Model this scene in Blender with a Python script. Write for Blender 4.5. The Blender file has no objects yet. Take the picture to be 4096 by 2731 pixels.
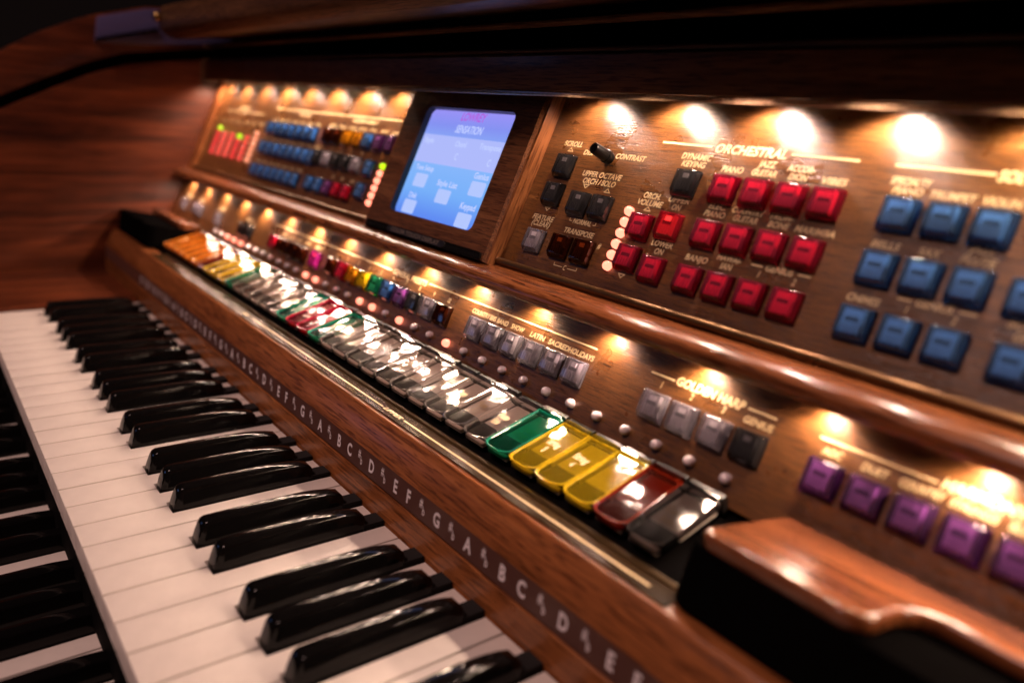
import bpy, bmesh, math, random
from mathutils import Matrix, Vector
random.seed(7)
sc = bpy.context.scene
C = sc.collection
R = math.radians

# ------------------------------------------------------------------ camera
cam = bpy.data.cameras.new('camera')
cam.sensor_width = 36.0
cam.lens = 27.38
cam.clip_start = 0.005
cam.clip_end = 50.0
cam_o = bpy.data.objects.new('camera', cam)
C.objects.link(cam_o)
_pos = Vector((0.39189, -0.05157, 0.21940))
_f = Vector((-0.75052419, 0.60064771, -0.27556445)).normalized()
_r = _f.cross(Vector((0, 0, 1))).normalized()
_u = _r.cross(_f)
_a = R(4.358)
_r2 = _r * math.cos(_a) + _u * math.sin(_a)
_u2 = _u * math.cos(_a) - _r * math.sin(_a)
cam_o.matrix_world = Matrix(((_r2.x, _u2.x, -_f.x, _pos.x), (_r2.y, _u2.y, -_f.y, _pos.y),
                             (_r2.z, _u2.z, -_f.z, _pos.z), (0, 0, 0, 1)))
cam.dof.use_dof = True
cam.dof.focus_distance = 0.458
cam.dof.aperture_fstop = 3.9
cam.dof.aperture_blades = 0
sc.camera = cam_o

# ------------------------------------------------------------------ world, room light, exposure
w = bpy.data.worlds.new('World'); sc.world = w; w.use_nodes = True
bg = w.node_tree.nodes['Background']
bg.inputs[0].default_value = (0.9, 0.55, 0.5, 1)
bg.inputs[1].default_value = 0.004
sc.view_settings.view_transform = 'Standard'
sc.view_settings.look = 'None'
sc.view_settings.exposure = 0.1
sc.view_settings.gamma = 1.0
sc.view_settings.use_curve_mapping = False
sc.cycles.use_denoising = True
sc.cycles.max_bounces = 7
sc.cycles.diffuse_bounces = 2
sc.cycles.use_adaptive_sampling = True
sc.cycles.adaptive_threshold = 0.02
sc.cycles.glossy_bounces = 3
sc.cycles.transmission_bounces = 4
sc.cycles.transparent_max_bounces = 16
sc.cycles.sample_clamp_indirect = 4.0
sc.cycles.use_light_tree = True
sc.cycles.caustics_reflective = False
sc.cycles.caustics_refractive = False

def area(name, loc, target, size, power, col):
    l = bpy.data.lights.new(name, 'AREA'); l.shape = 'DISK'; l.size = size
    l.energy = power; l.color = col
    o = bpy.data.objects.new(name, l); C.objects.link(o); o.location = loc
    o.rotation_euler = (Vector(target) - Vector(loc)).to_track_quat('-Z', 'Y').to_euler()
    return o
area('ceiling_lamp', (0.1, -0.95, 1.95), (0, 0.05, 0), 0.55, 23.5, (1.0, 0.62, 0.55))
area('blue_lamp', (-2.1, -1.5, 0.55), (0, 0.05, 0.05), 0.35, 0.55, (0.22, 0.40, 1.0))

# ------------------------------------------------------------------ node helpers / materials
def newmat(name):
    m = bpy.data.materials.new(name); m.use_nodes = True
    nt = m.node_tree
    b = nt.nodes['Principled BSDF']
    return m, nt, b
def N(nt, t, **kw):
    n = nt.nodes.new(t)
    for k, v in kw.items(): setattr(n, k, v)
    return n
def L(nt, a, b): nt.links.new(a, b)
def ramp(nt, fac, stops):
    r = N(nt, 'ShaderNodeValToRGB')
    e = r.color_ramp.elements
    e[0].position, e[0].color = stops[0][0], (*stops[0][1], 1)
    e[1].position, e[1].color = stops[-1][0], (*stops[-1][1], 1)
    for p, c in stops[1:-1]:
        n = e.new(p); n.color = (*c, 1)
    L(nt, fac, r.inputs[0]); return r.outputs[0]
def noise(nt, vec, scale, detail=4, rough=0.55, dist=0.0, mapscale=None):
    if mapscale:
        mp = N(nt, 'ShaderNodeMapping'); mp.inputs['Scale'].default_value = mapscale
        L(nt, vec, mp.inputs[0]); vec = mp.outputs[0]
    n = N(nt, 'ShaderNodeTexNoise')
    n.inputs['Scale'].default_value = scale; n.inputs['Detail'].default_value = detail
    n.inputs['Roughness'].default_value = rough; n.inputs['Distortion'].default_value = dist
    L(nt, vec, n.inputs['Vector']); return n.outputs[0]
def mixc(nt, fac, a, b, mode='MIX'):
    m = N(nt, 'ShaderNodeMix', data_type='RGBA', blend_type=mode)
    if isinstance(fac, (int, float)): m.inputs[0].default_value = fac
    else: L(nt, fac, m.inputs[0])
    for s, v in ((m.inputs[6], a), (m.inputs[7], b)):
        if isinstance(v, tuple): s.default_value = (*v, 1)
        else: L(nt, v, s)
    return m.outputs[2]
def bump(nt, h, strength, dist=0.001):
    b = N(nt, 'ShaderNodeBump'); b.inputs['Strength'].default_value = strength
    b.inputs['Distance'].default_value = dist
    L(nt, h, b.inputs['Height']); return b.outputs[0]

def wood(name, dark, mid, light, axis='x', fine=1.0, rough=0.3, coat=0.35, broad=1.0, pore=0.8, sparkle=0.0, spec=0.3):
    m, nt, b = newmat(name)
    tc = N(nt, 'ShaderNodeTexCoord').outputs['Object']
    def sc3(along, across):
        return {'x': (along, across, across), 'y': (across, along, across)}[axis]
    g1 = noise(nt, tc, 1.0, 5, 0.6, 0.6, sc3(4 * broad, 70 * broad))
    g2 = noise(nt, tc, 1.0, 6, 0.65, 0.2, sc3(14 * fine, 330 * fine))
    p = noise(nt, tc, 1.0, 3, 0.5, 0.3, sc3(55 * fine, 900 * fine))
    col = ramp(nt, g1, [(0.3, dark), (0.52, mid), (0.72, light)])
    s2 = ramp(nt, g2, [(0.32, (0.45, 0.42, 0.4)), (0.6, (1, 1, 1))])
    col = mixc(nt, 0.75, col, s2, 'MULTIPLY')
    pm = ramp(nt, p, [(0.40, (0, 0, 0)), (0.49, (1, 1, 1))])
    pcol = mixc(nt, 1.0, col, (0.28, 0.22, 0.18), 'MULTIPLY')
    inv = N(nt, 'ShaderNodeMath', operation='MULTIPLY_ADD'); L(nt, pm, inv.inputs[0])
    inv.inputs[1].default_value = -pore; inv.inputs[2].default_value = pore
    col = mixc(nt, inv.outputs[0], col, pcol)
    L(nt, col, b.inputs['Base Color'])
    h = p
    nb = bump(nt, pm, 0.25, 0.0002)
    if sparkle:
        sp = noise(nt, tc, 1.0, 2, 0.6, 0, (2000, 2000, 2000))
        fl = noise(nt, tc, 1.0, 3, 0.7, 0, (700, 1500, 1500))
        col = mixc(nt, 0.85, col, ramp(nt, fl, [(0.3, (0.5, 0.46, 0.42)), (0.5, (0.95, 0.95, 0.95)), (0.75, (1.35, 1.3, 1.25))]), 'MULTIPLY')
        L(nt, col, b.inputs['Base Color'])
        bb = N(nt, 'ShaderNodeBump'); bb.inputs['Strength'].default_value = sparkle
        bb.inputs['Distance'].default_value = 0.0003
        L(nt, sp, bb.inputs['Height']); L(nt, nb, bb.inputs['Normal']); nb = bb.outputs[0]
    L(nt, nb, b.inputs['Normal'])
    rr = noise(nt, tc, 40.0, 3)
    mr = N(nt, 'ShaderNodeMapRange'); L(nt, rr, mr.inputs[0])
    mr.inputs[3].default_value = rough * 0.8; mr.inputs[4].default_value = rough * 1.25
    L(nt, mr.outputs[0], b.inputs['Roughness'])
    b.inputs['Coat Weight'].default_value = coat; b.inputs['Coat Roughness'].default_value = 0.14
    b.inputs['Specular IOR Level'].default_value = spec
    return m

def plain(name, col, rough=0.4, metal=0.0, coat=0.0, spec=0.5, bumpy=0.0, bscale=900):
    m, nt, b = newmat(name)
    tc = N(nt, 'ShaderNodeTexCoord').outputs['Object']
    n = noise(nt, tc, 120.0, 4)
    c = mixc(nt, n, tuple(x * 0.9 for x in col), tuple(min(1, x * 1.08) for x in col))
    L(nt, c, b.inputs['Base Color'])
    mr = N(nt, 'ShaderNodeMapRange'); L(nt, noise(nt, tc, 60.0, 3), mr.inputs[0])
    mr.inputs[3].default_value = rough * 0.75; mr.inputs[4].default_value = rough * 1.3
    L(nt, mr.outputs[0], b.inputs['Roughness'])
    b.inputs['Metallic'].default_value = metal
    b.inputs['Specular IOR Level'].default_value = spec
    b.inputs['Coat Weight'].default_value = coat
    if bumpy:
        L(nt, bump(nt, noise(nt, tc, bscale, 2), bumpy, 0.0003), b.inputs['Normal'])
    return m

def clear(name, tint, haze=0.4, hazecol=None, rough=0.08, wav=0.15, ior=1.49):
    """tinted see-through plastic: transparent + milky body, glossy skin by Fresnel"""
    m = bpy.data.materials.new(name); m.use_nodes = True
    nt = m.node_tree; nt.nodes.clear()
    out = N(nt, 'ShaderNodeOutputMaterial')
    tr = N(nt, 'ShaderNodeBsdfTransparent'); tr.inputs[0].default_value = (*tint, 1)
    hc = hazecol or tint
    df = N(nt, 'ShaderNodeBsdfDiffuse'); df.inputs[0].default_value = (*hc, 1)
    tl = N(nt, 'ShaderNodeBsdfTranslucent'); tl.inputs[0].default_value = (*hc, 1)
    md = N(nt, 'ShaderNodeMixShader'); md.inputs[0].default_value = 0.4
    L(nt, df.outputs[0], md.inputs[1]); L(nt, tl.outputs[0], md.inputs[2])
    tc = N(nt, 'ShaderNodeTexCoord').outputs['Object']
    hz = noise(nt, tc, 420.0, 3)
    mr = N(nt, 'ShaderNodeMapRange'); L(nt, hz, mr.inputs[0])
    mr.inputs[1].default_value = 0.3; mr.inputs[2].default_value = 0.7
    mr.inputs[3].default_value = haze * 0.75; mr.inputs[4].default_value = min(1, haze * 1.25)
    m1 = N(nt, 'ShaderNodeMixShader'); L(nt, mr.outputs[0], m1.inputs[0])
    L(nt, tr.outputs[0], m1.inputs[1]); L(nt, md.outputs[0], m1.inputs[2])
    gl = N(nt, 'ShaderNodeBsdfGlossy'); gl.inputs['Roughness'].default_value = rough
    bm_ = bump(nt, noise(nt, tc, 70.0, 1), wav, 0.002)
    L(nt, bm_, gl.inputs['Normal'])
    fr = N(nt, 'ShaderNodeFresnel'); fr.inputs[0].default_value = ior; L(nt, bm_, fr.inputs[1])
    m2 = N(nt, 'ShaderNodeMixShader'); L(nt, fr.outputs[0], m2.inputs[0])
    L(nt, m1.outputs[0], m2.inputs[1]); L(nt, gl.outputs[0], m2.inputs[2])
    L(nt, m2.outputs[0], out.inputs[0])
    return m

def glow(name, col, strength):
    m, nt, b = newmat(name)
    b.inputs['Base Color'].default_value = (*[c * 0.12 for c in col], 1)
    b.inputs['Emission Color'].default_value = (*col, 1)
    b.inputs['Emission Strength'].default_value = strength
    b.inputs['Roughness'].default_value = 0.25
    return m

M = {}
M['rail'] = wood('walnut rail', (0.22, 0.070, 0.022), (0.37, 0.128, 0.040), (0.48, 0.182, 0.062), 'x', 1.1, 0.30, 0.08, 1.0, 0.75)
M['mould'] = wood('walnut moulding', (0.13, 0.040, 0.013), (0.23, 0.075, 0.024), (0.32, 0.115, 0.038), 'x', 0.9, 0.22, 0.2, spec=0.5)
M['bevel'] = wood('walnut bevel with painted lamplight', (0.16, 0.060, 0.020), (0.30, 0.115, 0.040), (0.40, 0.165, 0.060), 'y', 0.9, 0.28, 0.1, spec=0.5)  # lighter than the frame wood: lamplight on its sides painted into the colour
M['panel'] = wood('printed walnut panel', (0.115, 0.047, 0.013), (0.195, 0.082, 0.023), (0.285, 0.125, 0.036), 'x', 1.6, 0.28, 0.0, 0.8, 0.8, 0.36, 1.0)
M['cheek'] = wood('red walnut cheek', (0.020, 0.004, 0.002), (0.13, 0.030, 0.010), (0.25, 0.062, 0.020), 'y', 0.3, 0.38, 0.10, 0.9, 0.4)
M['header'] = wood('dark walnut header', (0.060, 0.025, 0.010), (0.125, 0.054, 0.021), (0.190, 0.085, 0.034), 'x', 1.0, 0.4, 0.05)
M['cap'] = wood('glossy walnut cap', (0.085, 0.026, 0.010), (0.21, 0.066, 0.023), (0.31, 0.105, 0.038), 'x', 0.6, 0.2, 0.35, 0.9, 0.6)
M['frame'] = wood('walnut display frame', (0.080, 0.029, 0.012), (0.170, 0.066, 0.026), (0.250, 0.105, 0.042), 'x', 1.3, 0.4, 0.0)
M['ivory'] = plain('ivory key plastic', (0.78, 0.72, 0.66), 0.32, spec=0.45)
M['ebony'] = plain('black key plastic', (0.004, 0.0036, 0.0036), 0.10, spec=0.24)
M['shank'] = plain('black felt', (0.008, 0.007, 0.007), 0.9)
M['black'] = plain('black plastic', (0.010, 0.009, 0.010), 0.42)
M['blackrough'] = plain('black flock', (0.0022, 0.002, 0.002), 0.95, spec=0.0)
M['brass'] = plain('brass trim', (0.50, 0.33, 0.12), 0.22, metal=1.0)
M['bronze'] = plain('bronze trim', (0.16, 0.085, 0.035), 0.3, metal=0.8)
M['rod'] = plain('dark bronze rod', (0.060, 0.036, 0.013), 0.42, metal=0.5, spec=0.2)
M['goldprint'] = plain('gold print', (0.80, 0.62, 0.34), 0.5)
M['whiteprint'] = plain('grey white print', (0.85, 0.78, 0.80), 0.6)
M['strip'] = plain('brown label strip', (0.090, 0.034, 0.024), 0.5)
M['stripglass'] = plain('bronze acrylic strip', (0.030, 0.017, 0.007), 0.16, spec=0.25)
M['window'] = plain('dark tab window', (0.012, 0.010, 0.009), 0.35)
M['tabbase'] = plain('tab base', (0.80, 0.70, 0.60), 0.20, bumpy=0.25, bscale=180)
M['stem'] = plain('grey stem', (0.84, 0.80, 0.82), 0.45)
M['stemgrey'] = plain('mid grey stem', (0.33, 0.30, 0.32), 0.45)
M['stemdark'] = plain('dark stem', (0.06, 0.06, 0.065), 0.5)
M['metal'] = plain('lamp trim metal', (0.45, 0.38, 0.33), 0.3, metal=1.0)
M['plate'] = plain('lacquer with painted blue sheen', (0.10, 0.085, 0.20), 0.3)  # dark lacquer; the violet is a blue reflection painted into its base colour
M['lip'] = plain('brown lip', (0.20, 0.12, 0.075), 0.35)
M['lipclear'] = clear('amber lip plastic', (0.85, 0.72, 0.58), 0.55, (0.55, 0.42, 0.32), 0.15, 0.1)
M['knob'] = plain('knob plastic', (0.004, 0.004, 0.004), 0.35, spec=0.3)
M['interior'] = plain('black interior', (0.003, 0.0026, 0.0026), 0.8, spec=0.04)
CAP = {
 'red': clear('red button plastic', (0.86, 0.05, 0.13), 0.10, (0.74, 0.035, 0.11)),
 'blue': clear('blue button plastic', (0.20, 0.46, 0.88), 0.12, (0.10, 0.25, 0.58)),
 'smoke': clear('smoke button plastic', (0.42, 0.41, 0.42), 0.09, (0.12, 0.118, 0.12)),
 'clear': clear('clear button plastic', (0.92, 0.90, 0.95), 0.20, (0.66, 0.60, 0.70)),
 'purple': clear('purple button plastic', (0.46, 0.20, 0.55), 0.12, (0.25, 0.10, 0.31)),
 'brown': clear('brown button plastic', (0.50, 0.20, 0.08), 0.12, (0.10, 0.022, 0.008)),
 'orange': clear('orange button plastic', (0.97, 0.62, 0.10), 0.3, (0.80, 0.30, 0.015)),
 'yellow': clear('yellow button plastic', (0.97, 0.82, 0.10), 0.3, (0.80, 0.52, 0.015)),
 'green': clear('green button plastic', (0.20, 0.72, 0.48), 0.3, (0.020, 0.30, 0.11)),
 'magenta': clear('magenta button plastic', (0.90, 0.20, 0.66), 0.4, (0.66, 0.03, 0.34)),
}
CAPF = {
 'red': clear('frosted red button face', (0.92, 0.12, 0.24), 0.20, (0.80, 0.09, 0.19), 0.10, 0.15),
 'blue': clear('frosted blue button face', (0.34, 0.58, 0.92), 0.22, (0.20, 0.38, 0.70), 0.10, 0.15),
 'purple': clear('frosted purple button face', (0.60, 0.38, 0.68), 0.20, (0.34, 0.18, 0.42), 0.10, 0.15),
 'clear': clear('frosted clear button face', (0.93, 0.91, 0.95), 0.22, (0.72, 0.66, 0.74), 0.10, 0.15),
 'smoke': clear('frosted smoke button face', (0.46, 0.45, 0.46), 0.16, (0.17, 0.165, 0.17), 0.18, 0.1),
}
TABC = {'clear': (0.90, 0.86, 0.82), 'green': (0.08, 0.70, 0.46), 'red': (0.90, 0.05, 0.13), 'yellow': (0.99, 0.90, 0.16),
        'orange': (0.98, 0.46, 0.05), 'brown': (0.46, 0.08, 0.04), 'smoke': (0.42, 0.40, 0.39)}
TABH = {'clear': (0.5, 0.44, 0.40), 'green': (0.01, 0.36, 0.20), 'red': (0.60, 0.01, 0.05), 'yellow': (0.95, 0.66, 0.02),
        'orange': (0.85, 0.26, 0.02), 'brown': (0.30, 0.030, 0.01), 'smoke': (0.14, 0.13, 0.13)}
HZ = {'clear': 0.025, 'green': 0.07, 'red': 0.16, 'yellow': 0.16, 'orange': 0.40, 'brown': 0.08, 'smoke': 0.02}
TAB = {c: clear(c + ' tab plastic', TABC[c], HZ[c], TABH[c], 0.09, 0.22, 1.70) for c in TABC}
TABR = {c: clear(c + ' tab rim plastic', TABC[c], {'clear': 0.22, 'smoke': 0.12}.get(c, 0.72), TABH[c], 0.10, 0.1) for c in TABC}
def led_off():
    m, nt, b = newmat('milky indicator')
    b.inputs['Base Color'].default_value = (0.80, 0.70, 0.72, 1)
    b.inputs['Roughness'].default_value = 0.18
    b.inputs['Subsurface Weight'].default_value = 0.25
    b.inputs['Subsurface Radius'].default_value = (0.003, 0.002, 0.002)
    b.inputs['Coat Weight'].default_value = 0.6
    return m
M['led_off'] = led_off()
M['led_red'] = glow('lit salmon indicator', (1.0, 0.09, 0.065), 0.9)
M['led_pale'] = glow('lit pale indicator', (1.0, 0.24, 0.15), 2.6)
M['led_cream'] = glow('lit cream indicator', (1.0, 0.32, 0.17), 1.1)
M['led_soft'] = glow('lit deep red indicator', (0.9, 0.04, 0.04), 0.9)
M['led_green'] = glow('lit green indicator', (0.56, 0.95, 0.01), 1.2)
M['red_lit'] = glow('lit red button', (1.0, 0.16, 0.14), 0.35)
M['bulb'] = glow('lamp bulb', (1.0, 0.66, 0.36), 6.0)
M['bulb'].cycles.emission_sampling = 'NONE'

# ------------------------------------------------------------------ geometry helpers
def sharp(me, ang=35):
    me.polygons.foreach_set('use_smooth', [True] * len(me.polygons))
    me.set_sharp_from_angle(angle=R(ang))
def bm_mesh(name, bm, mats, ang=35):
    bmesh.ops.recalc_face_normals(bm, faces=bm.faces)
    me = bpy.data.meshes.new(name); bm.to_mesh(me); bm.free()
    for m in (mats if isinstance(mats, (list, tuple)) else [mats]): me.materials.append(m)
    sharp(me, ang); return me
def put(name, me, parent=None, loc=None, label=None, mat=None):
    o = bpy.data.objects.new(name, me); C.objects.link(o)
    if parent: o.parent = parent
    if loc: o.location = loc
    if mat is not None: o.matrix_local = mat
    if label: o['label'] = label
    return o
def bevel_all(bm, wd, seg=2, ang=25):
    es = [e for e in bm.edges if len(e.link_faces) == 2 and e.calc_face_angle(0) > R(ang)]
    if es: bmesh.ops.bevel(bm, geom=es, offset=wd, segments=seg, profile=0.6, affect='EDGES', clamp_overlap=True)
def add_box(bm, x0, x1, y0, y1, z0, z1, mi=0):
    vs = [bm.verts.new((x, y, z)) for z in (z0, z1) for y in (y0, y1) for x in (x0, x1)]
    fs = [(0, 2, 3, 1), (4, 5, 7, 6), (0, 1, 5, 4), (2, 6, 7, 3), (0, 4, 6, 2), (1, 3, 7, 5)]
    for f in fs:
        fc = bm.faces.new([vs[i] for i in f]); fc.material_index = mi
def box(name, x0, x1, y0, y1, z0, z1, mat, parent, bev=0.0008, label=None):
    bm = bmesh.new(); add_box(bm, x0, x1, y0, y1, z0, z1)
    bmesh.ops.recalc_face_normals(bm, faces=bm.faces)
    if bev: bevel_all(bm, bev)
    return put(name, bm_mesh(name, bm, mat), parent, label=label)
def add_prism(bm, pts, a, b, axis='x', mi=0):
    """pts polygon in the two other axes; extruded from a to b along axis"""
    def v(p, t):
        return {'x': (t, p[0], p[1]), 'y': (p[0], t, p[1]), 'z': (p[0], p[1], t)}[axis]
    A = [bm.verts.new(v(p, a)) for p in pts]; B = [bm.verts.new(v(p, b)) for p in pts]
    n = len(pts)
    fs = [bm.faces.new(A), bm.faces.new(B[::-1])]
    for i in range(n): fs.append(bm.faces.new((A[i], B[i], B[(i + 1) % n], A[(i + 1) % n])))
    for f in fs: f.material_index = mi
    return fs
def prism(name, pts, a, b, mat, parent, axis='x', bev=0.0, label=None, ang=35):
    bm = bmesh.new(); add_prism(bm, pts, a, b, axis)
    bmesh.ops.recalc_face_normals(bm, faces=bm.faces)
    if bev: bevel_all(bm, bev)
    return put(name, bm_mesh(name, bm, mat, ang), parent, label=label)
def rod_pts(cy, cz, r, n=16, a0=0, a1=360):
    return [(cy + r * math.cos(R(a0 + (a1 - a0) * i / n)), cz + r * math.sin(R(a0 + (a1 - a0) * i / n))) for i in range(n)]
def rounded_rect(x0, x1, y0, y1, r, n=4):
    out = []
    for cx, cy, a in ((x1 - r, y1 - r, 0), (x0 + r, y1 - r, 90), (x0 + r, y0 + r, 180), (x1 - r, y0 + r, 270)):
        for i in range(n + 1):
            t = R(a + 90 * i / n); out.append((cx + r * math.cos(t), cy + r * math.sin(t)))
    return out

_tcache = {}
def text_mesh(body, cap, width, mat, shear=0.22, bold=0.014, thick=0.00006, squeeze=0.74):
    key = (body, cap, width, mat.name, shear)
    if key in _tcache: return _tcache[key]
    cu = bpy.data.curves.new('t', 'FONT'); cu.body = body; cu.size = 1.0
    cu.offset = bold + 0.012; cu.shear = shear; cu.align_x = 'CENTER'; cu.align_y = 'CENTER'
    cu.resolution_u = 3; cu.space_line = 0.92
    o = bpy.data.objects.new('t', cu); C.objects.link(o)
    dg = bpy.context.evaluated_depsgraph_get()
    me = bpy.data.meshes.new_from_object(o.evaluated_get(dg))
    bpy.data.objects.remove(o); bpy.data.curves.remove(cu)
    xs = [v.co.x for v in me.vertices]; ys = [v.co.y for v in me.vertices]
    cx = (min(xs) + max(xs)) / 2; cy = (min(ys) + max(ys)) / 2
    lines = body.count('\n') + 1
    s = cap / 0.70
    sx = width / (max(xs) - min(xs)) if width else s * squeeze
    for v in me.vertices: v.co = ((v.co.x - cx) * sx, (v.co.y - cy) * s, thick)
    me.materials.clear(); me.materials.append(mat); me.name = 'lettering'
    _tcache[key] = me
    return me
def frame_mat(o, ax, ay):
    ax = Vector(ax).normalized(); ay = Vector(ay).normalized(); az = ax.cross(ay)
    return Matrix(((ax.x, ay.x, az.x, o[0]), (ax.y, ay.y, az.y, o[1]), (ax.z, ay.z, az.z, o[2]), (0, 0, 0, 1)))

XL, XR = -0.66, 0.50                      # inner faces of the two cheeks
organ = bpy.data.objects.new('electric_organ', None); C.objects.link(organ)
organ.location = (0, 0, 0)
organ['label'] = 'walnut electric organ console with two keyboards, lit coloured buttons and a blue touch screen'
organ['category'] = 'organ'

# ================================================================== console woodwork
# fallboard rail behind the upper keys, label strip, sloped rail, acrylic strip
prism('rear_rail', [(0.1392, -0.012), (0.1402, 0.0165), (0.1412, 0.0172), (0.150, 0.0172), (0.150, -0.012)], XL, XR, M['rail'], organ, bev=0.0005)
prism('rail_groove', [(0.1425, 0.0172), (0.1425, 0.0186), (0.150, 0.0186), (0.150, 0.0172)], XL, XR, M['interior'], organ)
strip = prism('note_strip', [(0.1402, 0.0187), (0.1416, 0.0326), (0.150, 0.0326), (0.150, 0.0187)], XL, XR, M['strip'], organ,
              label='brown strip with note letters above the keys')
prism('sloped_rail', [(0.1413, 0.0328), (0.1500, 0.0504), (0.1509, 0.0512), (0.1522, 0.0514), (0.166, 0.0502), (0.166, 0.0328)], XL, XR, M['rail'], organ, bev=0.0003)
astrip = prism('acrylic_strip', [(0.1528, 0.0516), (0.1528, 0.0524), (0.1652, 0.0510), (0.1652, 0.0504)], XL + .17, 0.237, M['stripglass'], organ,
               label='bronze acrylic strip with a thin gold line')
prism('brass_rod', rod_pts(0.1683, 0.0493, 0.0022), XL + .17, 0.237, M['rod'], organ)

# letters on the note strip: chromatic spacing
SM = frame_mat((0, 0.1402, 0.0187), (1, 0, 0), (0, 0.0014, 0.0139))
names = ['C', None, 'D', None, 'E', 'F', None, 'G', None, 'A', None, 'B']
semi = 0.164 / 12
for k in range(-36, 25):
    x = (k + 0.5) * semi; nm = names[k % 12]
    if nm:
        me = text_mesh(nm, 0.0072, None, M['whiteprint'], 0.0, 0.02, 0.0001, 0.80)
        put('lettering', me, strip, mat=strip.matrix_world.inverted() @ SM @ Matrix.Translation((x, 0.0070, 0)))
    else:
        for g, dx, dy, cp in (('#', -0.0013, 0.0090, 0.0050), ('b', 0.0015, 0.0058, 0.0046)):
            me = text_mesh(g, cp, None, M['whiteprint'], 0.0, 0.0, 0.0001, 0.7)
            put('lettering', me, strip, mat=SM @ Matrix.Translation((x + dx, dy, 0)))
# gold line with the word UPPER on the acrylic strip
AM = frame_mat((0, 0.1582, 0.05185), (1, 0, 0), (0, 0.0124, -0.0014))
for x0, x1 in ((-0.20, 0.0135), (0.0385, 0.225)):
    bm = bmesh.new(); add_box(bm, x0, x1, -0.00055, 0.00055, 0, 0.00015); put('gold_line', bm_mesh('gold_line', bm, M['goldprint']), astrip, mat=AM)
put('lettering', text_mesh('UPPER', 0.0034, 0.020, M['goldprint'], 0.25), astrip, mat=AM @ Matrix.Translation((0.026, 0, 0.0001)))
put('lettering', text_mesh('SOLO', 0.0034, 0.013, M['goldprint'], 0.25), astrip, mat=AM @ Matrix.Translation((-0.215, 0, 0.0001)))

# cheeks: base slab, then the face in two pieces with the lid groove between them
gc = [(-0.26, -0.10), (-0.17, 0.02), (-0.09, 0.105), (-0.02, 0.158), (0.0466, 0.1941), (0.0964, 0.2191), (0.1354, 0.2375), (0.1759, 0.2524), (0.2323, 0.2618), (0.262, 0.2655), (0.34, 0.268)]
top = [(-0.30, -0.10), (-0.23, 0.03), (-0.14, 0.125), (-0.05, 0.190), (0.0515, 0.2484), (0.088, 0.2707), (0.1265, 0.2894), (0.150, 0.298), (0.20, 0.312), (0.36, 0.330)]
def offs(c, d):
    out = []
    for i, p in enumerate(c):
        a = Vector(c[max(0, i - 1)]); b = Vector(c[min(len(c) - 1, i + 1)]); t = (b - a).normalized()
        out.append((p[0] - t.y * d, p[1] + t.x * d))
    return out
gt, gb = offs(gc, 0.0062), offs(gc, -0.0062)
def cheek(x0, xm, x1, label):
    c = prism('cheek_panel', top + [(0.36, -0.14), (-0.30, -0.14)], x0, xm, M['interior'], organ, label=label)
    prism('cheek_face', top + [(0.36, gt[-1][1])] + gt[::-1], xm, x1, M['cheek'], c, bev=0.0012, label='upper cheek board above the lid groove')
    prism('cheek_face', gb + [(0.36, gb[-1][1]), (0.36, -0.14), (-0.26, -0.14)], xm, x1, M['cheek'], c, bev=0.0012, label='lower cheek board below the lid groove')
    return c
cheek(-0.70, -0.669, XL, 'red walnut cheek at the far left end')
cheek(0.54, 0.509, XR, 'walnut cheek at the right end')
# blocks beside the upper keys
box('key_block', XL, -0.4945, -0.012, 0.139, -0.075, 0.004, M['cheek'], organ, 0.003)
box('key_block', 0.3535, XR, -0.012, 0.139, -0.075, 0.004, M['cheek'], organ, 0.003)
box('key_block', XL, -0.4945, -0.140, -0.014, -0.13, -0.052, M['cap'], organ, 0.003)
box('key_block', 0.3535, XR, -0.140, -0.014, -0.13, -0.052, M['cap'], organ, 0.003)

# ================================================================== keyboards
WK = 0.164 / 7
BC = {1: WK - 0.0015, 3: 2 * WK + 0.0015, 6: 4 * WK - 0.003, 8: 5 * WK, 10: 6 * WK + 0.003}
BF = 0.0474        # y of the black key front
def white_mesh(i, last=False, notch=0.0466, rear=0.1388):
    """i: 0..6 = C..B; x measured from the C of its octave"""
    x0, x1 = i * WK + 0.0005, (i + 1) * WK - 0.0005
    lc = {1: 1, 2: 3, 4: 6, 5: 8, 6: 10}.get(i); rc = {0: 1, 1: 3, 3: 6, 4: 8, 5: 10}.get(i)
    if last: lc = rc = None
    hw = 0.0066
    p = [(x0, 0.0), (x1, 0.0)]
    if rc: p += [(x1, notch), (BC[rc] - hw, notch), (BC[rc] - hw, rear)]
    else: p += [(x1, rear)]
    if lc: p += [(BC[lc] + hw, rear), (BC[lc] + hw, notch), (x0, notch)]
    else: p += [(x0, rear)]
    p = [(a - i * WK, b) for a, b in p]
    bm = bmesh.new(); add_prism(bm, p, 0.0, -0.0145, 'z')
    bmesh.ops.recalc_face_normals(bm, faces=bm.faces)
    es = [e for e in bm.edges if all(abs(v.co.z) < 1e-6 for v in e.verts)]
    es += [e for e in bm.edges if abs(e.verts[0].co.z - e.verts[1].co.z) > 0.01 and all(abs(v.co.y) < 1e-6 for v in e.verts)]
    bmesh.ops.bevel(bm, geom=es, offset=0.0008, segments=2, profile=0.6, affect='EDGES')
    return bm_mesh('white_key', bm, M['ivory'], 40)
WM = [white_mesh(i) for i in range(7)]
WLAST = white_mesh(0, True)
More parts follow.
